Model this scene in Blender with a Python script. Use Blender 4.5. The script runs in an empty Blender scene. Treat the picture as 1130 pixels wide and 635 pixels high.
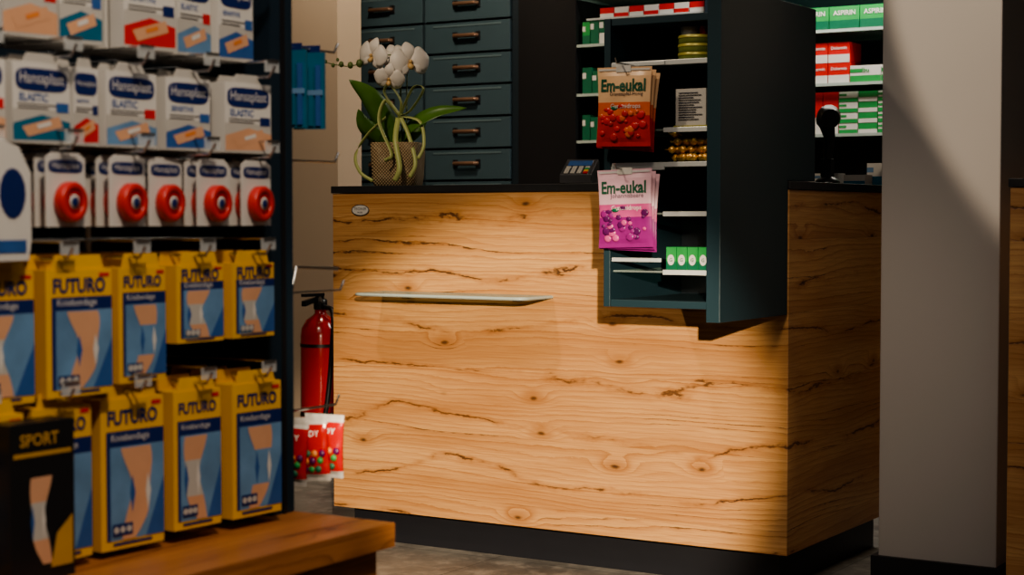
import bpy, bmesh, math, random
from mathutils import Matrix, Vector
random.seed(7)
scn = bpy.context.scene
# ------------------------------------------------------------------ materials
class NT:
    def __init__(s, name):
        s.m = bpy.data.materials.new(name); s.m.use_nodes = True
        s.t = s.m.node_tree; s.b = s.t.nodes['Principled BSDF']
    def n(s, typ, **kw):
        x = s.t.nodes.new(typ)
        for k, v in kw.items(): setattr(x, k, v)
        return x
    def setin(s, sock, v):
        if isinstance(v, bpy.types.NodeSocket): s.t.links.new(v, sock)
        else: sock.default_value = v
    def math(s, op, a, b=0.0, c=0.0, clamp=False):
        x = s.n('ShaderNodeMath', operation=op); x.use_clamp = clamp
        s.setin(x.inputs[0], a); s.setin(x.inputs[1], b); s.setin(x.inputs[2], c)
        return x.outputs[0]
    def comb(s, a, b, c=0.0):
        x = s.n('ShaderNodeCombineXYZ')
        for i, v in enumerate((a, b, c)): s.setin(x.inputs[i], v)
        return x.outputs[0]
    def noise(s, vec, scale=1.0, detail=2.0, rough=.5):
        x = s.n('ShaderNodeTexNoise'); s.setin(x.inputs['Vector'], vec)
        x.inputs['Scale'].default_value = scale; x.inputs['Detail'].default_value = detail
        x.inputs['Roughness'].default_value = rough
        return x.outputs['Fac']
    def ss(s, v, lo, hi, a=0.0, b=1.0):
        x = s.n('ShaderNodeMapRange', interpolation_type='SMOOTHSTEP')
        s.setin(x.inputs['Value'], v)
        x.inputs['From Min'].default_value = lo; x.inputs['From Max'].default_value = hi
        x.inputs['To Min'].default_value = a; x.inputs['To Max'].default_value = b
        return x.outputs['Result']
    def mix(s, f, a, b):
        x = s.n('ShaderNodeMix', data_type='RGBA')
        s.setin(x.inputs[0], f)
        s.setin(x.inputs[6], a if isinstance(a, bpy.types.NodeSocket) else (*a[:3], 1))
        s.setin(x.inputs[7], b if isinstance(b, bpy.types.NodeSocket) else (*b[:3], 1))
        return x.outputs[2]
    def obj(s):
        return s.n('ShaderNodeTexCoord').outputs['Object']
    def bump(s, h, strength=.2, dist=.01):
        x = s.n('ShaderNodeBump'); x.inputs['Strength'].default_value = strength
        x.inputs['Distance'].default_value = dist
        s.setin(x.inputs['Height'], h); s.t.links.new(x.outputs[0], s.b.inputs['Normal'])

def mat(name, col, rough=.5, metal=0.0, var=.12, scale=30, bump=0.0, trans=0.0, emit=0.0, coat=0.0):
    m = NT(name)
    nz = m.noise(m.obj(), scale, 3)
    a = tuple(c*(1-var) for c in col); b = tuple(min(1, c*(1+var)) for c in col)
    c = m.mix(nz, a, b)
    m.t.links.new(c, m.b.inputs['Base Color'])
    m.b.inputs['Roughness'].default_value = rough
    m.b.inputs['Metallic'].default_value = metal
    m.b.inputs['Coat Weight'].default_value = coat
    if emit: 
        m.t.links.new(c, m.b.inputs['Emission Color']); m.b.inputs['Emission Strength'].default_value = emit
    if bump: m.bump(nz, bump)
    if trans:
        tr = m.n('ShaderNodeBsdfTransparent'); m.t.links.new(c, tr.inputs[0])
        mx = m.n('ShaderNodeMixShader'); mx.inputs[0].default_value = trans
        m.t.links.new(m.b.outputs[0], mx.inputs[1]); m.t.links.new(tr.outputs[0], mx.inputs[2])
        m.t.links.new(mx.outputs[0], m.t.nodes['Material Output'].inputs['Surface'])
    return m.m

def wood(name, mode, light, mid, dark, pw=.19, F=60.0, rough=.42, amp=10.0, crk=1.0, knots=.80, fis=.15):
    m = NT(name)
    sp = m.n('ShaderNodeSeparateXYZ'); m.t.links.new(m.obj(), sp.inputs[0])
    X, Y, Z = sp.outputs
    if mode == 'front':
        al = m.math('ADD', X, Y); ac = Z
    else:
        al = Y; ac = m.math('ADD', X, Z)
    pid = m.math('FLOOR', m.math('DIVIDE', m.math('ADD', ac, 0.03), pw))
    wn = m.n('ShaderNodeTexWhiteNoise', noise_dimensions='1D'); m.setin(wn.inputs['W'], pid)
    rnd = wn.outputs['Value']
    off = m.math('MULTIPLY', rnd, 9.0)
    al2 = m.math('ADD', al, off)
    n1 = m.noise(m.comb(m.math('MULTIPLY', al2, .9), m.math('MULTIPLY', ac, 4.5), off), 1.0, 2.0, .45)
    n2 = m.noise(m.comb(m.math('MULTIPLY', al2, 17.0), m.math('MULTIPLY', ac, 40.0)), 1.0, 4.0, .65)
    vo = m.n('ShaderNodeTexVoronoi', voronoi_dimensions='2D')
    m.setin(vo.inputs['Vector'], m.comb(m.math('MULTIPLY', al2, 3.6), m.math('MULTIPLY', ac, 8.0)))
    vo.inputs['Scale'].default_value = 1.0
    d = vo.outputs['Distance']
    spc = m.n('ShaderNodeSeparateColor'); m.t.links.new(vo.outputs['Color'], spc.inputs[0])
    act = m.ss(spc.outputs[0], knots, knots+.04)
    k = m.math('MULTIPLY', m.ss(d, 0.0, .36, 1.0, 0.0), act)
    core = m.math('MULTIPLY', m.ss(m.math('ADD', d, m.math('MULTIPLY', n2, .08)), .05, .11, 1.0, 0.0), act)
    ph = m.math('ADD', m.math('MULTIPLY', ac, F), m.math('MULTIPLY', n1, amp))
    ph = m.math('ADD', ph, m.math('MULTIPLY', n2, .8))
    ph = m.math('ADD', ph, m.math('MULTIPLY', k, 1.9))
    g = m.math('FRACT', ph)
    gid = m.math('FLOOR', ph)
    wn2 = m.n('ShaderNodeTexWhiteNoise', noise_dimensions='1D'); m.setin(wn2.inputs['W'], gid)
    rr = wn2.outputs['Value']
    g2 = m.math('MULTIPLY', m.math('POWER', g, 2.4), m.ss(g, .94, 1.0, 1.0, .1))
    g2 = m.math('MULTIPLY', g2, m.math('ADD', m.math('MULTIPLY', rr, .75), .25))
    fib = m.noise(m.comb(m.math('MULTIPLY', al2, 7.0), m.math('MULTIPLY', ac, 300.0)), 1.0, 3.0)
    big = m.noise(m.comb(m.math('MULTIPLY', al2, 1.1), m.math('MULTIPLY', ac, 9.0), 4.0), 1.0, 3.0)
    base = m.mix(m.ss(big, .35, .70), light, tuple(l*.5+q*.5 for l, q in zip(light, mid)))
    base = m.mix(m.math('MULTIPLY', m.ss(fib, .35, .7), .36), base, mid)
    base = m.mix(m.math('MULTIPLY', g2, .90), base, mid)
    base = m.mix(m.math('MULTIPLY', m.ss(k, .35, .95), .5), base, mid)
    cm = m.noise(m.comb(m.math('MULTIPLY', al2, 1.3), m.math('MULTIPLY', ac, 13.0), 11.0), 1.0, 3.0, .6)
    crack = m.math('MULTIPLY', m.ss(g, .74, .92), m.ss(cm, .53, .61))
    crack = m.math('MULTIPLY', crack, m.ss(n2, .42, .56), clamp=True)
    crack = m.math('MULTIPLY', crack, m.ss(rr, .35, .55))
    # long wandering fissures with torn edges
    wv = m.noise(m.comb(m.math('MULTIPLY', al, 1.5), m.math('MULTIPLY', ac, 2.8), 2.0), 1.0, 2.0, .5)
    p3 = m.math('ADD', m.math('DIVIDE', ac, fis), m.math('MULTIPLY', wv, 1.7))
    p3 = m.math('ADD', p3, m.math('MULTIPLY', n2, .24))
    f3 = m.math('ABSOLUTE', m.math('SUBTRACT', m.math('FRACT', p3), .5))
    m3 = m.noise(m.comb(m.math('MULTIPLY', al, 4.2), m.math('MULTIPLY', ac, 9.0), 7.0), 1.0, 4.0, .65)
    soft = m.math('MULTIPLY', m.ss(f3, 0.0, .11, 1.0, 0.0), m.ss(m3, .36, .55))
    fine = m.math('MULTIPLY', m.ss(f3, .006, .030, 1.0, 0.0), m.ss(m3, .485, .56))
    base = m.mix(m.math('MULTIPLY', soft, .58), base, mid)
    base = m.mix(m.math('MULTIPLY', crack, .80*crk), base, dark)
    base = m.mix(m.math('MULTIPLY', fine, .85*crk), base, dark)
    base = m.mix(m.math('MULTIPLY', core, .9), base, dark)
    base = m.mix(m.math('MULTIPLY', rnd, .18), base, mid)
    fr = m.math('FRACT', m.math('DIVIDE', m.math('ADD', ac, 0.03), pw))
    seam = m.math('ADD', m.ss(fr, 0.0, .006, 1.0, 0.0), m.ss(fr, .994, 1.0), clamp=True)
    base = m.mix(m.math('MULTIPLY', seam, .28), base, dark)
    m.t.links.new(base, m.b.inputs['Base Color'])
    m.b.inputs['Roughness'].default_value = rough
    h = m.math('SUBTRACT', m.math('MULTIPLY', g2, -.4), m.math('ADD', crack, fine))
    m.bump(h, .3, .003)
    return m.m

WOOD = wood('larch_wood', 'front', (.66, .385, .165), (.315, .120, .036), (.040, .017, .010))
WOODP = wood('plinth_wood', 'side', (.50, .21, .070), (.18, .060, .018), (.03, .011, .005), pw=.12, F=50, knots=.88, fis=.09)
def floor_mat():
    m = NT('stone_floor')
    sp = m.n('ShaderNodeSeparateXYZ'); o = m.obj(); m.t.links.new(o, sp.inputs[0])
    a = m.noise(o, 2.2, 6, .65); b = m.noise(o, 14, 5, .7)
    c = m.mix(m.ss(a, .35, .65), (.11, .10, .09), (.23, .215, .19))
    c = m.mix(m.ss(b, .45, .7, 0, .6), c, (.38, .35, .31))
    tx = m.math('FRACT', m.math('DIVIDE', sp.outputs[0], .9)); ty = m.math('FRACT', m.math('DIVIDE', sp.outputs[1], .9))
    j = m.math('MAXIMUM', m.ss(tx, 0, .006, 1, 0), m.ss(ty, 0, .006, 1, 0))
    c = m.mix(j, c, (.05, .045, .04))
    m.t.links.new(c, m.b.inputs['Base Color']); m.b.inputs['Roughness'].default_value = .45
    m.bump(b, .15, .004)
    return m.m
FLOOR = floor_mat()
PLASTER = mat('plaster', (.50, .40, .31), .85, var=.04, scale=6)
PILLARM = mat('pillar_plaster', (.43, .405, .395), .8, var=.03, scale=5)
CEIL = mat('ceiling_paint', (.55, .52, .48), .9, var=.03)
TEAL = mat('teal_laminate', (.016, .040, .053), .42, var=.06, scale=8)
TEALD = mat('dark_teal_laminate', (.012, .022, .032), .45, var=.06, scale=8)
TEALL = mat('drawer_slate', (.050, .084, .104), .4, var=.08, scale=10)
TEALG = mat('drawer_label', (.10, .15, .17), .4, var=.08, scale=10)
NAVY = mat('gondola_navy', (.008, .020, .034), .5, var=.1)
BLACK = mat('black_plastic', (.012, .012, .014), .35, var=.1)
DGREY = mat('grey_plastic', (.05, .05, .055), .35, var=.1)
SLAB = mat('black_worktop', (.022, .023, .026), .4, var=.2, scale=80)
KICK = mat('kick_black', (.014, .015, .020), .45, var=.1)
CHROME = mat('chrome', (.6, .6, .6), .25, 1.0, var=.03)
BRONZE = mat('bronze_handle', (.26, .15, .10), .35, .6, var=.2)
WHITE = mat('white_card', (.62, .60, .57), .5, var=.03)
OFFW = mat('offwhite_card', (.46, .44, .41), .5, var=.05)
BLUE = mat('print_navy', (.008, .022, .12), .45, var=.05)
LBLUE = mat('print_light_blue', (.13, .25, .42), .45, var=.45, scale=18)
MBLUE = mat('print_mid_blue', (.03, .10, .30), .45, var=.2)
SKYB = mat('pack_turquoise', (.012, .13, .22), .4, var=.2)
YELL = mat('box_yellow', (.72, .41, .04), .45, var=.06)
YELLD = mat('box_yellow_dark', (.50, .27, .02), .5, var=.1)
SKIN = mat('print_skin', (.60, .33, .20), .5, var=.15, scale=20)
ORNG = mat('print_orange', (.65, .22, .06), .5, var=.2)
RED = mat('print_red', (.55, .022, .02), .4, var=.1)
REDG = mat('gloss_red', (.40, .012, .012), .2, var=.05, coat=.4)
TAPE = mat('tape_red', (.52, .035, .03), .35, var=.05)
GREEN = mat('print_green', (.03, .28, .07), .45, var=.15)
DGREEN = mat('print_dark_green', (.01, .12, .06), .45, var=.15)
PURP = mat('foil_purple', (.24, .022, .17), .3, var=.2, scale=40)
PINK = mat('foil_pink', (.52, .08, .24), .3, var=.2, scale=40)
CREAM = mat('foil_cream', (.72, .47, .28), .32, var=.1, scale=20)
LPINK = mat('foil_light_pink', (.66, .42, .50), .32, var=.1, scale=20)
FRED = mat('foil_red', (.50, .028, .022), .28, var=.35, scale=45)
FORNG = mat('foil_orange', (.66, .14, .05), .3, var=.25, scale=40)
BERRY = mat('berry_dark', (.10, .01, .09), .3, var=.3, scale=60)
GOLD = mat('gold_foil', (.80, .46, .14), .35, .55, var=.25, scale=80)
TIN = mat('tin_lid', (.42, .38, .09), .35, .2, var=.25)
TING = mat('tin_side', (.20, .24, .06), .35, .1, var=.35, scale=60)
TEXTD = mat('text_dark', (.02, .025, .05), .5, var=.05)
TEXTG = mat('text_green', (.01, .09, .05), .5, var=.05)
LEAF = mat('leaf_green', (.075, .17, .03), .38, var=.3, scale=25)
STEM = mat('stem_green', (.10, .15, .04), .5, var=.2)
PETAL = mat('petal_white', (.70, .65, .60), .5, var=.08)
LIP = mat('petal_lip', (.55, .36, .15), .5, var=.2)
RIBBON = mat('ribbon_lime', (.36, .40, .14), .45, var=.15)
SOIL = mat('moss', (.07, .06, .03), .9, var=.5, scale=60)
GLASS = mat('shelf_glass', (.80, .92, .87), .06, trans=.78, var=.0)
FROST = mat('frosted_shelf_glass', (.72, .80, .76), .15, trans=.55, var=.0)
GEDGE = mat('glass_edge', (.58, .66, .62), .2, var=.1, trans=.3)
CLEAR = mat('clear_label_strip', (.75, .78, .78), .2, trans=.35, var=.0)
TAG = mat('clear_tag', (.85, .87, .88), .15, trans=.7, var=.0)
LED = mat('led_strip', (1., .9, .72), .5, var=0, emit=3.0)
def wicker():
    m = NT('wicker'); sp = m.n('ShaderNodeSeparateXYZ'); m.t.links.new(m.obj(), sp.inputs[0])
    a = m.math('SINE', m.math('MULTIPLY', m.math('ADD', sp.outputs[0], sp.outputs[1]), 520.))
    b = m.math('SINE', m.math('MULTIPLY', sp.outputs[2], 620.))
    w = m.math('MULTIPLY', a, b)
    nz = m.noise(m.obj(), 35, 4)
    c = m.mix(m.ss(w, -.6, .6), (.18, .12, .06), (.42, .31, .18))
    c = m.mix(m.ss(nz, .5, .7, 0, .5), c, (.46, .37, .24))
    m.t.links.new(c, m.b.inputs['Base Color']); m.b.inputs['Roughness'].default_value = .7
    m.bump(w, .6, .003); return m.m
WICK = wicker()

# ------------------------------------------------------------------ mesh builder
_tc = {}
def text_geom(s, bold=.02):
    if (s, bold) in _tc: return _tc[(s, bold)]
    c = bpy.data.curves.new('t', 'FONT'); c.body = s; c.offset = bold; c.resolution_u = 2
    c.align_x = 'CENTER'; c.align_y = 'CENTER'
    o = bpy.data.objects.new('t', c); scn.collection.objects.link(o)
    bpy.context.view_layer.update()
    me = o.evaluated_get(bpy.context.evaluated_depsgraph_get()).to_mesh()
    v = [tuple(p.co) for p in me.vertices]; f = [tuple(p.vertices) for p in me.polygons]
    bpy.data.objects.remove(o); bpy.data.curves.remove(c)
    xs = [p[0] for p in v]; ys = [p[1] for p in v]
    cx, cy = (min(xs)+max(xs))/2, (min(ys)+max(ys))/2; w = max(xs)-min(xs); h = max(ys)-min(ys)
    v = [((p[0]-cx)/w, (p[1]-cy)/w) for p in v]
    _tc[(s, bold)] = (v, f, h/w); return _tc[(s, bold)]

I4 = Matrix.Identity(4)
def frame(o, right, up=(0, 0, 1)):
    r = Vector(right).normalized(); u = Vector(up).normalized(); n = r.cross(u)
    u = n.cross(r)
    return Matrix(((r.x, u.x, n.x, o[0]), (r.y, u.y, n.y, o[1]), (r.z, u.z, n.z, o[2]), (0, 0, 0, 1)))
class B:
    def __init__(s): s.v = []; s.f = []; s.mi = []; s.mats = []; s.sm = []
    def m(s, mt):
        if mt not in s.mats: s.mats.append(mt)
        return s.mats.index(mt)
    def add(s, vs, fs, mt, M=I4, smooth=False):
        o = len(s.v); s.v += [tuple(M @ Vector(v)) for v in vs]
        k = s.m(mt)
        for f in fs: s.f.append(tuple(i+o for i in f)); s.mi.append(k); s.sm.append(smooth)
    def box(s, a, b, mt, M=I4):
        x0, y0, z0 = a; x1, y1, z1 = b
        vs = [(x0, y0, z0), (x1, y0, z0), (x1, y1, z0), (x0, y1, z0), (x0, y0, z1), (x1, y0, z1), (x1, y1, z1), (x0, y1, z1)]
        s.add(vs, [(0, 3, 2, 1), (4, 5, 6, 7), (0, 1, 5, 4), (1, 2, 6, 5), (2, 3, 7, 6), (3, 0, 4, 7)], mt, M)
    def prism(s, pts, z0, z1, mt, M=I4):
        n = len(pts); vs = [(p[0], p[1], z0) for p in pts]+[(p[0], p[1], z1) for p in pts]
        fs = [tuple(range(n))[::-1], tuple(range(n, 2*n))]+[(i, (i+1) % n, n+(i+1) % n, n+i) for i in range(n)]
        s.add(vs, fs, mt, M)
    def poly(s, pts, z, mt, M=I4): s.add([(p[0], p[1], z) for p in pts], [tuple(range(len(pts)))], mt, M)
    def rect(s, x0, x1, y0, y1, z, mt, M=I4): s.poly([(x0, y0), (x1, y0), (x1, y1), (x0, y1)], z, mt, M)
    def text(s, t, w, cx, cy, z, mt, M=I4, bold=.02, zf=None, hs=1.0):
        v, f, r = text_geom(t, bold)
        s.add([(p[0]*w+cx, p[1]*w*hs+cy, z+(zf(p[0]*w+cx, p[1]*w*hs+cy) if zf else 0)) for p in v], f, mt, M)
    def tube(s, pts, r, mt, M=I4, seg=8, caps=True):
        pts = [Vector(p) for p in pts]; vs = []; fs = []
        rr = r if isinstance(r, (list, tuple)) else [r]*len(pts)
        up = Vector((0, 0, 1)); prev = None
        for i, p in enumerate(pts):
            t = (pts[min(i+1, len(pts)-1)]-pts[max(i-1, 0)]).normalized()
            if prev is None:
                a = t.cross(up if abs(t.z) < .9 else Vector((1, 0, 0))).normalized()
            else:
                a = (prev-t*prev.dot(t)).normalized()
            prev = a; b = t.cross(a)
            for k in range(seg):
                an = 2*math.pi*k/seg; vs.append(tuple(p+(a*math.cos(an)+b*math.sin(an))*rr[i]))
        for i in range(len(pts)-1):
            for k in range(seg):
                fs.append((i*seg+k, i*seg+(k+1) % seg, (i+1)*seg+(k+1) % seg, (i+1)*seg+k))
        s.add(vs, fs, mt, M, True)
        if caps:
            s.add([vs[k] for k in range(seg)], [tuple(range(seg))[::-1]], mt, M)
            s.add([vs[-seg+k] for k in range(seg)], [tuple(range(seg))], mt, M)
    def lathe(s, prof, mt, M=I4, seg=28, sq=0):
        vs = []; fs = []
        for r, z in prof:
            for k in range(seg):
                a = 2*math.pi*k/seg; c, q = math.cos(a), math.sin(a)
                if sq:
                    e = (abs(c)**sq+abs(q)**sq)**(-1/sq); c *= e; q *= e
                vs.append((r*c, r*q, z))
        for i in range(len(prof)-1):
            for k in range(seg): fs.append((i*seg+k, i*seg+(k+1) % seg, (i+1)*seg+(k+1) % seg, (i+1)*seg+k))
        s.add(vs, fs, mt, M, True)
        s.add(vs[:seg], [tuple(range(seg))[::-1]], mt, M); s.add(vs[-seg:], [tuple(range(seg))], mt, M)
    def ell(s, c, r, mt, M=I4, seg=12):
        vs = []; fs = []; nr = seg//2
        for i in range(nr+1):
            th = math.pi*i/nr
            for k in range(seg):
                a = 2*math.pi*k/seg
                vs.append((c[0]+r[0]*math.sin(th)*math.cos(a), c[1]+r[1]*math.sin(th)*math.sin(a), c[2]-r[2]*math.cos(th)))
        for i in range(nr):
            for k in range(seg): fs.append((i*seg+k, i*seg+(k+1) % seg, (i+1)*seg+(k+1) % seg, (i+1)*seg+k))
        s.add(vs, fs, mt, M, True)
    def leaf(s, path, wid, mt, side, fold=.25, thick=0.0, nw=4):
        P = [Vector(p) for p in path]; S = Vector(side).normalized(); vs = []; fs = []
        for i, p in enumerate(P):
            t = (P[min(i+1, len(P)-1)]-P[max(i-1, 0)]).normalized()
            l = (S-t*S.dot(t)).normalized(); n = t.cross(l)
            for k in range(nw+1):
                q = 2*k/nw-1
                vs.append(tuple(p+l*q*wid[i]+n*fold*abs(q)**1.5*wid[i]))
        w = nw+1
        for i in range(len(P)-1):
            for k in range(nw): fs.append((i*w+k, i*w+k+1, (i+1)*w+k+1, (i+1)*w+k))
        s.add(vs, fs, mt, I4, True)
    def pillow(s, M, w, h, d, mf, seed=0, nx=14, ny=18):
        rn = random.Random(seed); a1, a2 = rn.uniform(0, 6), rn.uniform(0, 6)
        def z(x, y):
            u, v = 2*x/w, 2*y/h
            if abs(v) > .88: return .0012+.0008*math.sin(x*900)
            e = max(0, (1-abs(u)**3))*max(0, 1-(abs(v)/.88)**3)
            return .0012+d*e**.6*(1+.14*math.sin(u*6+a1+v*3)+.12*math.sin(v*9+a2-u*4))
        for sg in (1, -1):
            vs = []
            for j in range(ny+1):
                for i in range(nx+1):
                    x = (i/nx-.5)*w; y = (j/ny-.5)*h
                    xx = x*(1-.05*math.cos(2*y/h*1.6))
                    vs.append((xx, y, sg*z(x, y)))
            for j in range(ny):
                mt = mf((j+.5)/ny)
                row = [vs[j*(nx+1)+i] for i in range(nx+1)]+[vs[(j+1)*(nx+1)+i] for i in range(nx+1)]
                s.add(row, [((i, i+1, nx+2+i, nx+1+i) if sg > 0 else (i, nx+1+i, nx+2+i, i+1)) for i in range(nx)], mt, M, True)
        return z
    def done(s, name, bevel=0.0):
        me = bpy.data.meshes.new(name)
        me.from_pydata(s.v, [], s.f)
        for m_ in s.mats: me.materials.append(m_)
        me.polygons.foreach_set('material_index', s.mi); me.polygons.foreach_set('use_smooth', s.sm)
        me.update()
        o = bpy.data.objects.new(name, me); scn.collection.objects.link(o)
        if bevel:
            q = o.modifiers.new('bevel', 'BEVEL'); q.width = bevel; q.segments = 2; q.limit_method = 'ANGLE'; q.angle_limit = math.radians(50)
        return o
def rot(M, ax, deg): return M @ Matrix.Rotation(math.radians(deg), 4, ax)

# ------------------------------------------------------------------ room
def simple(name, a, b, mt, bevel=0):
    q = B(); q.box(a, b, mt); return q.done(name, bevel)
simple('floor', (-4.2, -7, -.1), (4.2, 2.5, 0), FLOOR)
simple('ceiling', (-4.2, -7, 2.8), (4.2, 2.5, 2.9), CEIL)
simple('wall_back', (-4.2, 2.3, 0), (4.2, 2.5, 2.8), PLASTER)
simple('wall_left', (-4.2, -7, 0), (-4.0, 2.3, 2.8), PLASTER)
simple('wall_right', (4.0, -7, 0), (4.2, 2.3, 2.8), PLASTER)
simple('wall_front', (-4.0, -7, 0), (4.0, -6.8, 2.8), PLASTER)
simple('wall_partition', (-4.0, 1.10, 0), (-2.305, 1.25, 2.8), PLASTER)
q = B(); q.box((.155, .25, 0), (.47, .60, 2.8), PILLARM); q.done('pillar', .004)
q = B(); q.box((.140, .235, 0), (.485, .25, .078), KICK); q.box((.47, .25, 0), (.485, .60, .078), KICK); q.box((.14, .25, 0), (.155, .60, .078), KICK)
q.done('baseboard_pillar')
simple('baseboard_partition', (-4.0, 1.085, 0), (-2.29, 1.10, .08), KICK)

# ------------------------------------------------------------------ counters
def counter(name, x0, x1, y0=0.0, y1=.78):
    q = B(); H = 1.048; k = .10
    q.box((x0, y0, k), (x1, y1, H), WOOD)
    q.box((x0+.04, y0+.05, 0), (x1-.04, y1-.03, k), KICK)
    q.box((x0-.004, y0-.004, H+.001), (x1+.004, y1+.004, 1.070), SLAB)
    return q.done(name, .0015)
c1 = counter('sales_counter', -1.475, 0.0)
c2 = counter('sales_counter', .566, 2.0)
q = B()
pts = [(.033*math.cos(t*math.pi/14), .017*math.sin(t*math.pi/14)) for t in range(28)]
M = frame((-1.37, -.0005, .998), (1, 0, 0))
q.prism(pts, 0, .0015, CHROME, M); q.prism([(p[0]*.9, p[1]*.85) for p in pts], .0015, .002, WHITE, M)
q.text('TISCHLER', .046, 0, .004, .0023, TEXTD, M, .0); q.text('MOBEL', .02, 0, -.007, .0023, TEXTD, M, .0)
q.done('maker_badge')
q = B()
xs0, xs1, d = -1.285, -.705, .155
pts = [(xs0, -.001), (xs0, -d+.03)]+[(xs0+.03-.03*math.cos(a*math.pi/12), -d+.03-.03*math.sin(a*math.pi/12)) for a in range(1, 6)]
pts += [(xs0+.03, -d), (xs1-.03, -d)]+[(xs1-.03+.03*math.sin(a*math.pi/12), -d+.03-.03*math.cos(a*math.pi/12)) for a in range(1, 6)]+[(xs1, -d+.03), (xs1, -.001)]
q.prism(pts, .750, .759, FROST)
q.tube([(p[0], p[1], .7545) for p in pts], .0040, GEDGE, seg=6)
for x in (xs0+.1, xs1-.1):
    q.box((x-.012, -.03, .742), (x+.012, -.001, .7495), CHROME)
q.done('glass_shelf')

# ------------------------------------------------------------------ hanging display cabinet on the counter corner
q = B()
YF, YB, XL, XR = -.412, .176, -.315, -.001
TZ = 1.462
def lpanel(x0, x1, zb, zt, mt):
    M = Matrix(((0, 0, 1, 0), (1, 0, 0, 0), (0, 1, 0, 0), (0, 0, 0, 1)))
    q.prism([(YF, zb), (-.006, zb), (-.006, 1.0715), (YB, 1.0715), (YB, zt), (YF, zt)], x0, x1, mt, M)
lpanel(-.037, XR, .726, 1.525, TEAL)
lpanel(XL, XL+.018, .757, TZ, TEAL)
q.box((XL+.018, YF+.004, TZ-.018), (-.037, YB, TZ), TEAL)
q.box((XL+.018, YF+.004, .757), (-.037, -.006, .775), TEAL)
q.box((XL+.018, YB-.015, 1.0715), (-.037, YB, TZ-.018), TEALD)
q.box((XL+.018, -.020, .775), (-.037, -.006, 1.0715), TEALD)
q.box((XL+.018, -.006, 1.0715), (-.037, YB-.015, 1.085), TEAL)
for z in [1.352, 1.190, 1.107, .988, .847]:
    back = YB-.02 if z > 1.09 else -.022
    q.box((XL+.02, YF+.012, z-.005), (-.039, back, z), GLASS)
    q.box((XL+.02 if z in (1.107, 1.352) else -.155, YF+.004, z-.009), (-.039, YF+.011, z+.003), CLEAR)
q.box((XL+.02, YF+.004, .868), (-.16, YF+.010, .878), CLEAR)
for (hx, hz) in ((-.235, 1.345), (-.235, 1.093)):
    q.tube([(hx, -.39, hz), (hx, -.495, hz), (hx, -.503, hz+.012)], .0022, CHROME)
    q.box((XL+.02, -.412, hz-.002), (-.15, -.405, hz+.008), CLEAR)
q.done('display_cabinet', .0012)

def gummy(name, cx, top, Y, w, h, colset, l2, seed, tilt=0):
    q = B(); tops, midc, bot, bcol = colset
    for layer in range(3):
        yy = Y+.017*layer
        M = frame((cx-.003*layer, yy, top-h/2-.004*layer), (1, .05*layer-.03, 0)); M = rot(M, 'Z', tilt-2.0*layer)
        mf = lambda v: tops if v > .56 else (midc if v > .40 else bot)
        z = q.pillow(M, w, h, .0075, mf, seed+layer)
        if layer == 0:
            zf = lambda x, y: z(x, y)
            q.text('Em-eukal', w*.82, 0, h*.27, .0012, TEXTG, M, .03, zf, 1.2)
            q.text(l2, w*.6, .01, h*.155, .0012, TEXTD, M, .0, zf)
            rn = random.Random(seed)
            q.text('Gummidrops', w*.55, .008, .0*h, .0015, WHITE, M, .01, zf)
            for i in range(30):
                x = rn.uniform(-.40, .38)*w; y = rn.uniform(-.40, -.06)*h
                r = rn.uniform(.005, .012)
                q.ell((x, y, z(x, y)), (r, r*.9, .0025), bcol[i % len(bcol)], M, 10)
            for i in range(3):
                x = -.28*w+i*.02; y = -.04*h+.004*i
                q.ell((x, y, z(x, y)), (.012, .006, .002), DGREEN if i % 2 else bcol[0], M, 8)
            q.rect(-w*.47, w*.47, h*.455, h*.48, .0035, CLEAR, M)
    q.box((cx-.02, Y-.004, top-.012), (cx+.02, Y+.036, top+.004), WHITE)
    return q.done(name)
gummy('candy_bag_stack', -.230, 1.337, -.466, .150, .190, (CREAM, FORNG, FRED, [FRED, RED, FORNG, RED]), 'Granatapfel-Honig', 3, -1)
gummy('candy_bag_stack', -.226, 1.092, -.466, .150, .188, (LPINK, PINK, PURP, [BERRY, PURP, PINK, BERRY]), 'Johannisbeere', 11, 1.5)

def smallbox(q, x0, x1, y0, y1, z0, z1, body, band=None, band2=None, txt=None, tm=None, n=4):
    q.box((x0, y0, z0), (x1, y1, z1), body)
    M = frame(((x0+x1)/2, y0-.0006, (z0+z1)/2), (1, 0, 0)); w = x1-x0; h = z1-z0
    if band: q.rect(-w/2, w/2, -h/2, -h*.1, 0, band, M)
    if band2: q.rect(-w/2, -w*.1, h*.08, h*.3, 0, band2, M)
    if txt:
        ww = min(w*.75, h*.28/text_geom(txt, .02)[2])
        q.text(txt, ww, 0, h*.22, .0006, tm or TEXTD, M, .02)
q = B()
for i in range(3):
    q.lathe([(.041, 1.3525+i*.021), (.043, 1.3535+i*.021), (.043, 1.366+i*.021)], TING, Matrix.Translation((-.098, -.345, 0)))
    q.lathe([(.0445, 1.366+i*.021), (.0445, 1.3715+i*.021), (.043, 1.373+i*.021)], TIN, Matrix.Translation((-.098, -.345, 0)))
q.lathe([(.022, 1.416), (.022, 1.436), (.020, 1.438)], WHITE, Matrix.Translation((-.115, -.345, 0)))
q.lathe([(.010, 1.416), (.011, 1.431), (.010, 1.437)], RED, Matrix.Translation((-.075, -.35, 0)))
q.done('lozenge_tins')
q = B()
for i in range(3):
    smallbox(q, -.130+i*.002, -.050+i*.002, -.39+i*.03, -.365+i*.03, 1.191, 1.285, OFFW, None, None)
for i in range(12):
    q.rect(-.032, .02+.012*math.sin(i*2.3), .036-i*.0058, .0380-i*.0058, .0006, [TEXTD, DGREY][i % 2], frame((-.09, -.3915, 1.238), (1, 0, 0)))
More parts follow.
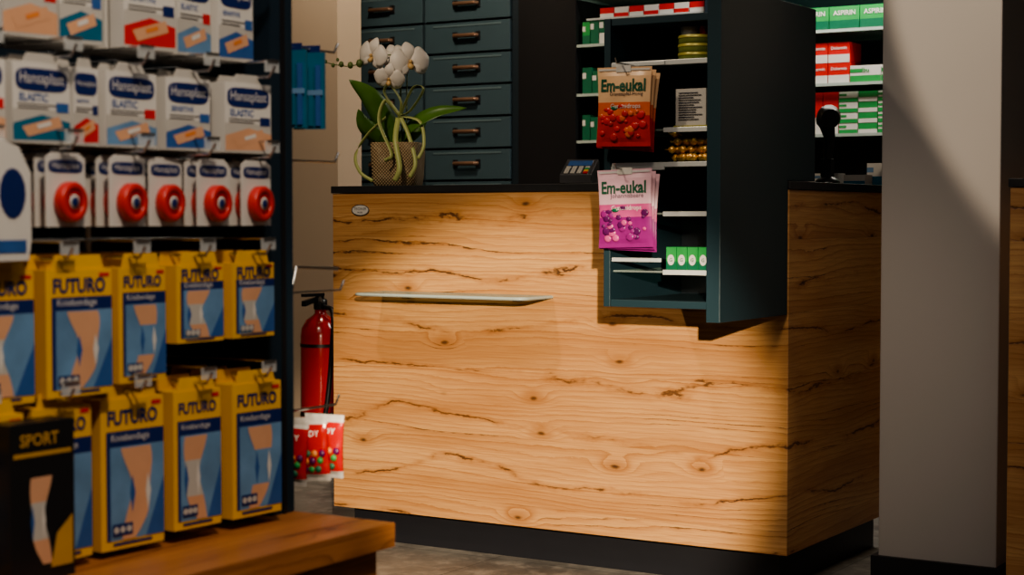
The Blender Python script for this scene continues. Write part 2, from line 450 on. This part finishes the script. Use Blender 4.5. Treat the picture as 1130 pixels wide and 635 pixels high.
q.box((-.134, -.394, 1.1905), (-.044, -.391, 1.197), TIN)
q.done('tea_boxes')
q = B(); rn = random.Random(5)
for i in range(34):
    lay = i//11
    c = (-.145+.0085*(i % 11)+rn.uniform(-.003, .003), -.370+rn.uniform(-.012, .015)+lay*.006, 1.1085+.013+lay*.019)
    M = Matrix.Translation(c) @ Matrix.Rotation(rn.uniform(0, 3), 4, 'Z') @ Matrix.Rotation(rn.uniform(-.5, .5), 4, 'X')
    q.ell((0, 0, 0), (.012, .010, .010), GOLD, M, 6)
    for sg in (-1, 1): q.prism([(sg*.009, -.002), (sg*.017, -.007), (sg*.017, .007), (sg*.009, .002)][::sg], -.001, .001, GOLD, M)
q.done('gold_wrapped_candies')
q = B()
for i in range(4):
    x = -.150+i*.0285
    smallbox(q, x, x+.0265, -.398, -.33, .8475, .905, GREEN, DGREEN)
    M = frame((x+.013, -.3986, .874), (1, 0, 0))
    q.prism([(.009*math.cos(a*.4), .013*math.sin(a*.4)) for a in range(16)], 0.0001, .0006, WHITE, M)
    q.text('G', .008, 0, 0, .0012, DGREEN, M)
q.done('pastille_boxes')

# ------------------------------------------------------------------ orchid
Rv = Vector((.849, .529, 0)); Fv = Vector((-.529, .849, 0)); O = Vector((-1.322, .125, 1.0705))
def L(u, v, dz=0.0):  # measured on the plant, relative to the pot base
    return O+Rv*((u-437)*.00275)+Vector((0, 0, (205-v)*.00275))+Fv*dz
q = B()
MP = Matrix.Translation(O) @ Matrix.Rotation(math.radians(22), 4, 'Z')
q.lathe([(.062, 0), (.066, .003), (.070, .03), (.073, .09), (.074, .128), (.073, .131), (.069, .131), (.068, .11)], WICK, MP, 48, 6)
q.lathe([(.069, .108), (.06, .116), (.03, .122)], SOIL, MP, 32, 6)
pot = q.done('orchid_pot')
q = B()
def spline(ps, n=8):
    ps = [Vector(p) for p in ps]; out = []
    P = [ps[0]*2-ps[1]]+ps+[ps[-1]*2-ps[-2]]
    for i in range(1, len(P)-2):
        for k in range(n):
            t = k/n
            out.append(.5*((2*P[i])+(-P[i-1]+P[i+1])*t+(2*P[i-1]-5*P[i]+4*P[i+1]-P[i+2])*t*t+(-P[i-1]+3*P[i]-3*P[i+1]+P[i+2])*t**3))
    out.append(P[-2]); return out
def leafat(pts, w, side, mt=LEAF, fold=.3):
    c = spline(pts, 7); n = len(c)
    wid = [w*max(.04, math.sin(math.pi*min(1, (.12+.88*i/(n-1)))**1.0)**.75) if i < n-1 else w*.03 for i in range(n)]
    q.leaf(c, wid, mt, side, fold)
up = Vector((0, 0, 1))
leafat([L(432, 160), L(424, 135, -.02), L(408, 108, -.05), L(386, 90, -.07)], .034, Rv+up*.9)
leafat([L(430, 162), L(415, 150, -.03), L(402, 138, -.06), L(396, 122, -.08)], .026, Rv*.8+up)
leafat([L(440, 160), L(455, 140, -.03), L(480, 126, -.05), L(513, 120, -.05)], .028, up+Fv*.8)
leafat([L(442, 160), L(452, 146, .03), L(462, 128, .05), L(470, 118, .06)], .024, Rv+up*.4)
leafat([L(436, 160), L(430, 140, .03), L(420, 120, .06), L(414, 106, .07)], .024, Rv+up*.2)
st = spline([L(440, 165), L(442, 130, .0), L(440, 100, 0), L(444, 78, -.01), L(432, 62, -.02), L(410, 66, -.03), L(385, 74, -.03), L(358, 70, -.03)], 8)
q.tube(st, [.0028-.0014*i/len(st) for i in range(len(st))], STEM, seg=6)
q.tube([L(446, 165, .01), L(447, 82, .005)], .002, STEM, seg=6)
for (u, v, r) in ((396, 71, .011), (386, 73, .009), (376, 72, .008), (367, 73, .006), (359, 69, .005), (372, 67, .005)):
    q.ell(L(u, v, -.03), (r, r, r*1.2), STEM, I4, 8)
def flower(c, nrm, s, roll=0):
    n = Vector(nrm).normalized(); a = n.cross(up).normalized(); b = a.cross(n)*1.0
    def d(an): an = math.radians(an+roll); return a*math.cos(an)+b*math.sin(an)
    for an, ln, w in ((90, 1.0, .50), (215, .95, .44), (325, .95, .44), (8, 1.05, .88), (172, 1.05, .88)):
        dr = d(an); lat = n.cross(dr)
        pts = [c+dr*(s*ln*t)+n*(s*(.22*math.sin(t*2.6)-.22*t*t)+(.003 if w > .5 else 0)) for t in [0, .15, .3, .45, .6, .75, .88, .96, 1.0]]
        prof = [.12, .45, .75, .95, 1.0, .90, .64, .36, .08]
        q.leaf(pts, [s*w*p*.72 for p in prof], PETAL, lat, -.22, nw=6)
    q.ell(c+n*s*.16, (s*.10, s*.10, s*.10), LIP, I4, 8)
    q.leaf([c+n*s*.1, c+n*s*.35-up*s*.2, c+n*s*.3-up*s*.42], [s*.10, s*.2, s*.08], LIP, a, .6)
cam = Vector((1.735, -4.128, .977)); tc = (cam-O).normalized()
flower(L(451, 70, -.045), tc+Rv*.35+up*.1, .062, -8)
flower(L(429, 88, -.055), tc-Rv*.25-up*.4, .046, 10)
flower(L(411, 63, -.050), tc-Rv*.8, .054, 15)
flower(L(432, 62, -.005), tc-Rv*.2+up*.3, .040, -20)
q.tube([L(440, 80, -.01), L(449, 70, -.03)], .0015, STEM, seg=5)
q.tube([L(432, 62, -.02), L(428, 86, -.04)], .0015, STEM, seg=5)
orch = q.done('orchid_plant'); orch.modifiers.new('s', 'SOLIDIFY').thickness = .0008
q = B()
def rib(pts, w, side):
    c = spline(pts, 8); q.leaf(c, [w]*len(c), RIBBON, side, .0, nw=2)
rib([L(440, 128, -.03), L(425, 112, -.05), L(418, 135, -.06), L(432, 170, -.085), L(425, 178, -.1)], .006, Rv+Fv*.6)
rib([L(440, 128, -.03), L(455, 98, -.05), L(466, 100, -.05), L(452, 122, -.04), L(440, 128, -.03)], .0085, Fv+Rv*.4)
rib([L(440, 128, -.03), L(424, 104, -.05), L(430, 96, -.05), L(441, 112, -.04), L(440, 128, -.03)], .0085, Fv+Rv*.4)
rib([L(440, 128, -.03), L(450, 150, -.06), L(458, 180, -.095), L(452, 196, -.1)], .006, Rv)
rib([L(438, 130, -.03), L(436, 155, -.07), L(441, 185, -.1), L(436, 200, -.1)], .008, Rv)
rib([L(425, 130, -.04), L(405, 150, -.07), L(393, 172, -.08), L(398, 190, -.09), L(412, 200, -.10)], .005, up+Rv*.5)
rib([L(440, 128, -.03), L(462, 135, -.05), L(467, 160, -.08), L(461, 176, -.09)], .005, Rv)
q.ell(L(440, 128, -.03), (.008, .008, .008), RIBBON, I4, 8)
r = q.done('ribbon_bow'); r.modifiers.new('s', 'SOLIDIFY').thickness = .0008; r.parent = orch; orch.parent = pot; pot.name = 'potted_orchid'

# ------------------------------------------------------------------ card terminal, scanner, boxes on counter
q = B(); M = Matrix.Translation((-.665, .08, 1.0712)) @ Matrix.Rotation(math.radians(20), 4, 'Z')
Mi = M @ Matrix(((0, 0, 1, -.042), (1, 0, 0, 0), (0, 1, 0, 0), (0, 0, 0, 1)))
q.prism([(-.075, 0), (.075, 0), (.075, .065), (.050, .070), (-.075, .024)], 0, .088, DGREY, Mi)
T = M @ Matrix.Translation((.002, -.015, .0465)) @ Matrix.Rotation(math.radians(20.2), 4, 'X')
for i in range(4):
    for j in range(4):
        q.box((-.034+i*.018, -.060+j*.015, .0), (-.021+i*.018, -.049+j*.015, .004), [OFFW, OFFW, OFFW, [RED, YELL, GREEN, OFFW][j]][i], T)
q.box((-.034, .008, 0), (.034, .050, .002), MBLUE, T)
q.done('card_terminal', .002)
q = B(); c = Vector((-.075, .45, 1.0705))
MT = Matrix.Translation(c)
q.lathe([(.036, 0), (.036, .006), (.028, .014), (.012, .022), (.009, .05), (.009, .10)], BLACK, MT)
q.tube([c+Vector((0, 0, .07)), c+Vector((.004, .004, .13)), c+Vector((0, -.005, .165))], [.013, .016, .022], BLACK, seg=12)
hd = c+Vector((0, 0, .175))
q.tube([hd+Rv*.004+Fv*.045, hd+Fv*.02+Vector((0, 0, .006)), hd-Fv*.02+Vector((0, 0, .012)), hd-Fv*.045+Vector((0, 0, .006))], [.020, .030, .034, .026], BLACK, seg=14)
q.tube([c+Vector((0, .02, .10)), c+Vector((0, .045, .06)), c+Vector((0, .03, .012))], .004, BLACK)
q.box((-.016, -.012, .02), (.016, .012, .07), BLACK, MT)
q.done('barcode_scanner', .001)
q = B()
smallbox(q, -.20, -.11, .62, .68, 1.0705, 1.105, WHITE, None, LBLUE)
smallbox(q, -.10, -.035, .64, .70, 1.0705, 1.10, OFFW, SKYB, None)
smallbox(q, -.055, -.005, .71, .77, 1.0705, 1.135, WHITE, SKYB, LBLUE)
q.done('ointment_boxes')

# ------------------------------------------------------------------ back wall: drawer cabinet
q = B()
x0 = -2.895; cw = .437; Yd = 1.9
q.box((x0-.03-cw, Yd+.012, 0), (x0+2*cw+.03, 2.298, 2.35), TEALD)
for c in range(-1, 2):
    for r_ in range(16):
        zc = 1.197+(r_-8)*.133
        if zc < .12: continue
        a = x0+c*cw+.007; b = a+cw-.014
        q.box((a, Yd-.006, zc-.0615), (b, Yd+.012, zc+.0615), TEALL)
        xm = (a+b)/2; zz = zc+.004
        q.tube([(xm-.055, Yd-.006, zz), (xm-.052, Yd-.028, zz), (xm+.052, Yd-.028, zz), (xm+.055, Yd-.006, zz)], .009, BRONZE, seg=8)
        q.box((xm-.068, Yd-.012, zz-.017), (xm-.046, Yd-.006, zz+.017), BLACK)
        q.box((xm+.046, Yd-.012, zz-.017), (xm+.068, Yd-.006, zz+.017), BLACK)
        q.box((xm-.17, Yd-.0080, zc+.044), (xm+.17, Yd-.006, zc+.052), TEALG)
q.done('apothecary_drawer_cabinet', .0015)
q = B()
q.box((-1.99, Yd, 0), (-1.72, 2.298, 2.35), BLACK)
q.box((-1.72, 2.27, 0), (1.6, 2.298, 2.35), TEALD)
q.box((-1.15, Yd, 0), (-1.12, 2.27, 2.35), TEALD)
q.box((.35, Yd, 0), (.38, 2.27, 2.35), TEALD); q.box((1.57, Yd, 0), (1.6, 2.27, 2.35), TEALD)
q.box((-1.72, Yd, 0), (1.6, 2.27, 1.05), TEALD); q.box((-1.72, Yd, 2.25), (1.6, 2.27, 2.35), TEALD)
SH = [1.284, 1.471, 1.668, 1.86, 2.05]
for (a, b) in ((-1.72, -1.15), (-1.12, .35), (.38, 1.57)):
    for z in SH:
        q.box((a+.002, Yd+.01, z-.010), (b-.002, 2.268, z), GLASS)
        q.box((a+.002, Yd+.004, z-.010), (b-.002, Yd+.0095, z+.001), GEDGE)
q.done('medicine_shelf_unit')
q = B(); rn = random.Random(21)
for z in SH[:3]:
    x = -1.70
    while x < -1.24:
        w = rn.uniform(.035, .05); h = rn.uniform(.09, .11)
        smallbox(q, x, x+w-.003, Yd+.02, Yd+.12, z+.0005, z+h, rn.choice([GREEN, DGREEN, DGREEN]), rn.choice([WHITE, DGREEN, None]), WHITE); x += w
for i in range(7):
    x = -1.62+i*.066
    smallbox(q, x, x+.062, Yd+.02, Yd+.12, 1.772, 1.81, [RED, WHITE][i % 2], [WHITE, RED][i % 2], None)
q.box((-1.68, Yd+.015, 1.764), (-1.16, Yd+.2, 1.7715), CLEAR)
def run(z, x, specs):
    for (w, h, body, band, band2, t, tm, layers) in specs:
        for l in range(layers):
            smallbox(q, x, x+w-.003, Yd+.02, Yd+.14, z+.0006+l*(h+.0008), z+l*(h+.0008)+h, body, band, band2, t, tm)
        x += w
run(SH[2], -1.10, [(.11, .10, GREEN, DGREEN, None, 'ASPIRIN', WHITE, 1)]*3+[(.118, .085, GREEN, DGREEN, None, 'ASPIRIN', WHITE, 1)]*8)
run(SH[1], -1.10, [(.12, .075, RED, WHITE, None, None, None, 2)]*3+[(.085, .075, RED, WHITE, None, 'Dolormin', WHITE, 2)]*2+[(.12, .062, WHITE, GREEN, GREEN, 'Ibu', GREEN, 1)]*3+[(.12, .07, RED, WHITE, None, None, None, 2)]*4)
run(SH[0], -1.10, [(.12, .08, WHITE, GREEN, None, None, None, 2)]*2+[(.062, .155, RED, WHITE, None, None, None, 1)]*4+[(.075, .038, WHITE, GREEN, GREEN, None, None, 4), (.075, .038, GREEN, WHITE, None, None, None, 4)]*6)
run(SH[3], -1.10, [(.1, .09, WHITE, RED, None, None, None, 1)]*10)
q.done('medicine_boxes')
simple('shelf_light_strip', (-1.10, Yd+.03, 2.235), (.34, Yd+.06, 2.249), LED)

# ------------------------------------------------------------------ left gondola
XP = .135
q = B()
q.box((-.40, -2.172, .5365), (.10, -2.122, 2.05), NAVY)
q.box((.10, -2.150, .5365), (.103, -2.142, 2.05), BLACK)
q.box((-.40, -3.45, .5365), (.10, -3.40, 2.05), NAVY)
q.box((-.40, -3.40, .5365), (-.36, -2.172, 2.05), NAVY)
q.box((-.40, -3.45, 2.05), (.10, -2.122, 2.08), NAVY)
rows = [.752, .925, 1.062, 1.175, 1.325, 1.47]
for z in rows:
    q.box((-.36, -3.40, z-.012), (-.345, -2.172, z+.012), CHROME)
hooksY = [-2.25-.125*i for i in range(9)]
for z in rows:
    for y in hooksY:
        yy = y+ (.01 if z > 1 else 0)
        q.tube([(-.345, yy, z), (XP+.02, yy, z), (XP+.03, yy, z+.014)], .0022, CHROME, seg=6)
        q.tube([(-.345, yy, z+.02), (XP+.025, yy, z+.022), (XP+.027, yy-.012, z+.022), (XP+.027, yy+.012, z+.022)], .0018, CHROME, seg=6)
        q.box((XP+.024, yy-.015, z+.006), (XP+.026, yy+.015, z+.022), TAG)
q.tube([(-.02, -2.42, .5365), (-.02, -2.42, 2.05)], .006, CHROME)
for (x, z) in ((.03, 1.240), (.03, 1.065), (.04, .86), (.03, .675)):
    q.tube([(x, -2.122, z), (x, -1.93, z), (x, -1.92, z+.015)], .0022, CHROME, seg=6)
q.tube([(.055, -2.09, .80), (.055, -2.06, .90), (.05, -1.95, .895)], .003, CHROME)
q.done('display_gondola', .001)
q = B()
q.box((-.42, -3.55, .06), (.262, -2.135, .500), WOODP)
q.box((-.44, -3.57, .5005), (.283, -2.118, .5355), WOODP)
q.box((-.38, -3.5, 0), (.24, -2.18, .06), KICK)
for y in (-2.60, -3.07): q.box((.262, y-.003, .07), (.2625, y+.003, .495), BLACK)
q.box((.2605, -3.5, .430), (.2625, -2.15, .434), BLACK)
q.box((.2605, -3.5, .330), (.2625, -2.15, .334), BLACK)
q.done('wooden_plinth_cabinet', .002)

def legpic(q, M, w, h, yb, kind):
    y0 = -h*.44; y1 = yb
    H = y1-y0; sgn = -1 if kind % 2 else 1
    def c(t): return sgn*(.04+.16*math.sin(t*2.9)-.16*t)*w
    def wd(t): return w*(.21-.09*t+.03*math.sin(t*9+1))
    n = 14
    lft = []; rgt = []
    for i in range(n+1):
        t = i/n; y = y1-H*t
        lft.append((c(t)-wd(t), y)); rgt.append((c(t)+wd(t), y))
    for i in range(n):
        t = (i+.5)/n
        mt = SKIN
        if .30 < t < .70: mt = [LBLUE, OFFW, SKIN, OFFW][kind % 4]
        q.poly([lft[i+1], rgt[i+1], rgt[i], lft[i]], .0012, mt, M)
    m1 = c(.5)
    for s_ in (-.7, .55):
        q.poly([(m1+w*.2*s_, y1-H*.30), (m1+w*.2*s_+w*.05, y1-H*.5), (m1+w*.2*s_, y1-H*.72), (m1+w*.2*s_-w*.035, y1-H*.5)][::-1], .0016, MBLUE if s_ < 0 else WHITE, M)
def brace(q, y, ztop, w, h, front=XP, kind=0, n=4, t=.034, yaw=0):
    for i in range(n):
        j = random.uniform(-.004, .004) if i else 0
        xc = front-i*(t+.008)
        M = frame((xc, y+j, ztop-h/2), (-math.sin(math.radians(yaw+j*400)), math.cos(math.radians(yaw+j*400)), 0))
        q.box((-w/2, -h/2, -t), (w/2, h/2, 0), YELL, M)
        q.prism([(-w*.40, h/2), (w*.40, h/2), (w*.34, h/2+.018), (-w*.34, h/2+.018)], -.004, -.002, YELL, M)
        if i == 0:
            q.text('FUTURO', w*.80, 0, h*.375, .0008, BLUE, M, .035, None, 1.15)
            q.rect(-w*.42, w*.5, h*.18, h*.285, .0006, BLUE, M)
            q.text('Kniebandage', w*.6, -w*.04, h*.235, .001, WHITE, M, .0)
            q.rect(-w*.36, w*.5, -h*.44, h*.18, .0006, LBLUE, M)
            q.rect(-w*.42, -w*.36, -h*.44, h*.18, .0006, BLUE, M)
            q.poly([(w*.5, -h*.44), (w*.5, -h*.05), (w*.2, -h*.44)], .0009, MBLUE, M)
            legpic(q, M, w, h, h*.17, kind)
            q.rect(-w*.34, -w*.02, -h*.41, -h*.33, .0018, BLUE, M)
            q.rect(-w*.32, w*.3, -h*.475, -h*.455, .0008, BLUE, M)
            q.rect(w*.30, w*.46, h*.44, h*.47, .0008, RED, M)
            for k in range(3):
                q.prism([(-w*.28+k*w*.10+.0045*math.cos(a), -h*.37+.0045*math.sin(a)) for a in [x_*.785 for x_ in range(8)]], .0019, .0022, OFFW, M)
q = B()
for i, (y, w, h, k) in enumerate([(-2.247, .100, .190, 0), (-2.372, .088, .188, 1), (-2.490, .108, .196, 2), (-2.615, .100, .194, 3), (-2.745, .105, .19, 1), (-2.87, .1, .19, 0), (-3.0, .1, .19, 2)]):
    brace(q, y, .742, w, h, XP+random.uniform(-.006, .012), k, yaw=random.uniform(-4, 4))
for i, (y, w, h, k) in enumerate([(-2.250, .092, .105, 1), (-2.365, .090, .105, 3), (-2.478, .086, .150, 0), (-2.595, .105, .158, 2), (-2.715, .1, .16, 1), (-2.84, .1, .16, 3)]):
    brace(q, y, .912, w, h, XP+random.uniform(-.006, .010), k, yaw=random.uniform(-4, 4))
q.done('knee_support_boxes')
q = B(); M = frame((XP+.055, -2.700, .640), (0, 1, 0))
q.box((-.05, -.095, -.04), (.05, .095, 0), BLACK, M)
q.rect(-.045, .045, .055, .060, .0006, YELLD, M); q.text('SPORT', .06, -.005, .075, .0008, YELLD, M)
legpic(q, M, .07, .17, .03, 1)
q.poly([(.01, -.08), (.045, -.08), (.045, -.02), (.02, -.04)], .002, YELLD, M)
q.done('sport_support_box')

def plaster(q, y, zb, w, h, front, kind, n=4, t=.026):
    yw = random.uniform(-.10, .06)
    for i in range(n):
        j = random.uniform(-.004, .004) if i else 0
        M = frame((front-i*(t+.008), y+j, zb+h/2), (yw, 1, 0))
        q.box((-w/2, -h/2, -t), (w/2, h/2, 0), WHITE, M)
        q.prism([(-w*.3, h/2), (w*.3, h/2), (w*.22, h/2+.012), (-w*.22, h/2+.012)], -.004, -.002, OFFW, M)
        if i == 0:
            q.rect(-w/2, w/2, -h/2, -h*.08, .0004, OFFW, M)
            q.prism([(w*.45*math.copysign(abs(math.cos(a))**.4, math.cos(a)), h*.29+h*.14*math.copysign(abs(math.sin(a))**.6, math.sin(a))) for a in [x_*math.pi/12+.01 for x_ in range(24)]], 0, .0008, BLUE, M)
            q.text('Hansaplast', w*.78, 0, h*.29, .0014, WHITE, M, .0, None, 1.15)
            q.text('SENSITIVE' if kind % 2 else 'ELASTIC', w*.5, -w*.14, h*.07, .0006, MBLUE, M, .02)
            q.rect(-w*.42, w*.25, -h*.03, -h*.015, .0006, DGREY, M)
            q.rect(-w*.42, w*.12, -h*.07, -h*.055, .0006, DGREY, M)
            col = [SKIN, MBLUE, LBLUE, RED, SKYB][kind % 5]
            q.poly([(-w*.5, -h*.26), (w*.0, -h*.14), (w*.5, -h*.22), (w*.5, -h*.45), (-w*.5, -h*.47)], .0006, col, M)
            q.poly([(-w*.35, -h*.30), (w*.3, -h*.15), (w*.36, -h*.28), (-w*.25, -h*.42)], .001, SKIN, M)
            q.poly([(-w*.1, -h*.27), (w*.14, -h*.215), (w*.16, -h*.265), (-w*.08, -h*.32)], .0014, [WHITE, ORNG][kind % 2], M)
            q.rect(w*.25, w*.47, -h*.1, h*.02, .001, [BLUE, MBLUE, RED][kind % 3], M)
q = B()
ys = [(-2.262, .094), (-2.375, .086), (-2.487, .094), (-2.565, .045), (-2.640, .095), (-2.75, .09), (-2.86, .09)]
for i, (y, w) in enumerate(ys): plaster(q, y, 1.067, w, .098, XP+random.uniform(-.01, .012), i)
ys = [(-2.262, .078), (-2.35, .075), (-2.45, .094), (-2.555, .07), (-2.645, .09), (-2.75, .09), (-2.86, .09)]
for i, (y, w) in enumerate(ys): plaster(q, y, 1.197, w, .115, XP-.015+random.uniform(-.01, .01), i+1)
for i, (y, w) in enumerate(ys): plaster(q, y, 1.345, w, .105, XP-.02, i+2)
q.done('plaster_boxes')
q = B()
for gi, y in enumerate([-2.245, -2.335, -2.41, -2.50, -2.605, -2.72]):
    for i in range(5):
        if gi in (2,) and i > 3: continue
        M = frame((XP+.0-.022*i-(.02 if gi in (2,) else 0), y+random.uniform(-.003, .003), 1.01), (-.12, 1, 0))
        q.prism([(-.037, -.045), (.037, -.045), (.037, .04), (.025, .047), (-.025, .047), (-.037, .04)], -.0016, 0, WHITE, M)
        q.prism([(.032*math.copysign(abs(math.cos(a))**.4, math.cos(a)), .030+.008*math.copysign(abs(math.sin(a))**.6, math.sin(a))) for a in [x_*math.pi/12+.01 for x_ in range(24)]], 0, .0006, BLUE, M)
        q.text('Hansaplast', .052, 0, .030, .001, WHITE, M, .0)
        Mr = M @ Matrix.Translation((0, -.014, .0005))
        q.lathe([(.015, 0), (.0235, 0), (.025, .002), (.025, .013), (.0235, .015), (.016, .015), (.015, .013), (.015, .002)], TAPE, Mr, 28)
        q.lathe([(.0002, .0122), (.0095, .0122), (.0095, .0135), (.0002, .0135)], OFFW, Mr, 16)
        q.lathe([(.0105, .0122), (.0148, .0122), (.0148, .0132), (.0105, .0132)], REDG, Mr, 20)
        q.lathe([(.0035, .0135), (.006, .0135), (.006, .0142), (.0035, .0142)], BLUE, Mr, 12)
q.done('tape_roll_packs')
q = B(); M = frame((XP+.03, -2.735, 1.0), (-.1, 1, 0))
q.prism([(-.05, -.075), (.045, -.075), (.05, -.05), (.05, .03), (.03, .06), (.0, .068), (-.05, .068)], -.02, 0, WHITE, M)
q.prism([(.018+.022*math.cos(a*.4), .005+.03*math.sin(a*.4)) for a in range(16)], 0, .001, BLUE, M)
q.rect(-.04, .04, -.065, -.05, .001, MBLUE, M)
q.done('wound_spray_pack', .002)
# gable end packs
q = B()
for i in range(3):
    M = frame((.030, -2.085+.045*i, 1.180), (1, .25, 0))
    q.box((-.026, -.065, -.006), (.026, .055, 0), SKYB, M)
    q.rect(-.026, .026, -.012, -.004, .0045, LBLUE, M)
    for k in range(4):
        q.box((-.023+k*.012, -.060, 0), (-.015+k*.012, .035, .004), [SKYB, MBLUE][k % 2], M)
    q.box((-.018, .055, -.004), (.018, .066, -.002), BLUE, M)
q.box((-.022, -.05, -.006), (.014, .04, 0), SKYB, frame((.012, -2.07, 1.0), (1, .25, 0)))
q.done('interdental_brush_packs')
q = B()
for i in range(3):
    M = frame((.046+.006*(i % 2), -2.07+.045*i, .615), (1, .2, 0)); M = rot(M, 'Z', (-3, 4, -1, 3)[i])
    z = q.pillow(M, .068, .100, .008, lambda v: OFFW if v > .88 else (REDG if v > .12 else OFFW), i)
    q.text('CANDY', .045, 0, .025, .0012, WHITE, M, .02, z)
    for k in range(14):
        x = -.025+.0038*k; y = -.018+.014*math.sin(k*2.1)
        q.ell((x, y, z(x, y)), (.006, .006, .003), [GREEN, BERRY, ORNG, DGREEN][k % 4], M, 8)
q.done('fruit_candy_bags')

# ------------------------------------------------------------------ fire extinguisher
q = B(); E = Matrix.Translation((-2.305, .99, .13))
q.lathe([(.070, 0), (.076, .008), (.076, .40), (.072, .43), (.055, .46), (.03, .478), (.022, .485), (.022, .50)], REDG, E, 32)
q.lathe([(.024, .50), (.026, .502), (.026, .535), (.02, .54)], BLACK, E)
q.tube([(-2.305, .99, .66), (-2.26, .93, .675), (-2.22, .88, .66)], .007, BLACK); q.box((-.012, -.10, .55), (.012, .01, .562), BLACK, E)
q.prism([(-.10, .515), (.01, .54), (.01, .552), (-.10, .535)], -.01, .01, BLACK, E @ Matrix(((0, 0, 1, 0), (1, 0, 0, 0), (0, 1, 0, 0), (0, 0, 0, 1))))
q.tube(spline([(-2.28, .98, .64), (-2.215, .95, .62), (-2.205, .93, .48), (-2.215, .92, .32), (-2.23, .915, .22)]), .010, BLACK)
q.tube([(-2.23, .915, .24), (-2.23, .915, .16)], [.012, .018], BLACK)
q.lathe([(.0775, .10), (.0775, .115)], BLACK, E, 32); q.lathe([(.0775, .36), (.0775, .372)], BLACK, E, 32)
q.box((-.03, .07, .1), (.03, .1095, .36), BLACK, E)
q.done('fire_extinguisher')

# ------------------------------------------------------------------ lights
def look(o, tgt):
    d = Vector(tgt)-o.location; o.rotation_euler = d.to_track_quat('-Z', 'Y').to_euler()
def spot(name, loc, tgt, e, ang, col, blend=.3, size=.04):
    l = bpy.data.lights.new(name, 'SPOT'); l.energy = e; l.spot_size = math.radians(ang); l.spot_blend = blend
    l.color = col; l.shadow_soft_size = size
    o = bpy.data.objects.new(name, l); scn.collection.objects.link(o); o.location = loc; look(o, tgt)
def area(name, loc, tgt, e, sx, sy, col):
    l = bpy.data.lights.new(name, 'AREA'); l.shape = 'RECTANGLE'; l.size = sx; l.size_y = sy; l.energy = e; l.color = col
    o = bpy.data.objects.new(name, l); scn.collection.objects.link(o); o.location = loc; look(o, tgt)
W = (1, .82, .60)
spot('spot_key', (2.2, -4.6, 1.5), (-.78, 0, .34), 1550, 15.2, W, .45, .03)
spot('spot_gondola', (1.5, -3.4, 2.7), (.0, -2.5, .85), 120, 60, (1, .84, .66), .6, .08)
spot('spot_orchid', (-1.0, -1.7, 2.75), (-1.0, .0, .85), 85, 75, W, 1.0, .06)
spot('spot_pillar', (.15, -1.25, 2.75), (.80, .25, 1.72), 110, 40, W, .10, .03)
spot('spot_drawers', (-2.0, .9, 2.75), (-2.4, 1.9, 1.3), 75, 80, W, .7, .1)
spot('spot_partition', (-1.7, .1, 2.7), (-2.45, 1.1, 1.1), 22, 60, W, .7, .1)
spot('spot_side', (.62, -2.0, 2.5), (.02, .3, .55), 70, 26, W, 1.0, .25)
area('area_shelf', (-.4, 1.72, 2.2), (-.4, 2.0, 1.3), 22, 1.3, .1, (1, .92, .82))
area('area_ceiling', (.8, -3.0, 2.75), (.8, -2.9, 0), 22, 3.0, 3.0, (1, .93, .87))
w = bpy.data.worlds.new('w'); scn.world = w; w.use_nodes = True
w.node_tree.nodes['Background'].inputs[0].default_value = (.5, .6, .7, 1); w.node_tree.nodes['Background'].inputs[1].default_value = .1
try:
    scn.view_settings.view_transform = 'AgX'; scn.view_settings.look = 'AgX - Medium High Contrast'
except Exception as e: print(e)
scn.view_settings.exposure = .3

# ------------------------------------------------------------------ camera
cd = bpy.data.cameras.new('camera'); co = bpy.data.objects.new('camera', cd); scn.collection.objects.link(co)
co.location = (1.735, -4.128, .977)
co.rotation_euler = (math.radians(90-2.34), 0, math.radians(31.93))
cd.sensor_width = 36; cd.lens = 1900/1130*36
cd.dof.use_dof = True; cd.dof.focus_distance = 4.7; cd.dof.aperture_fstop = 6.3
cd.clip_start = .05
scn.camera = co
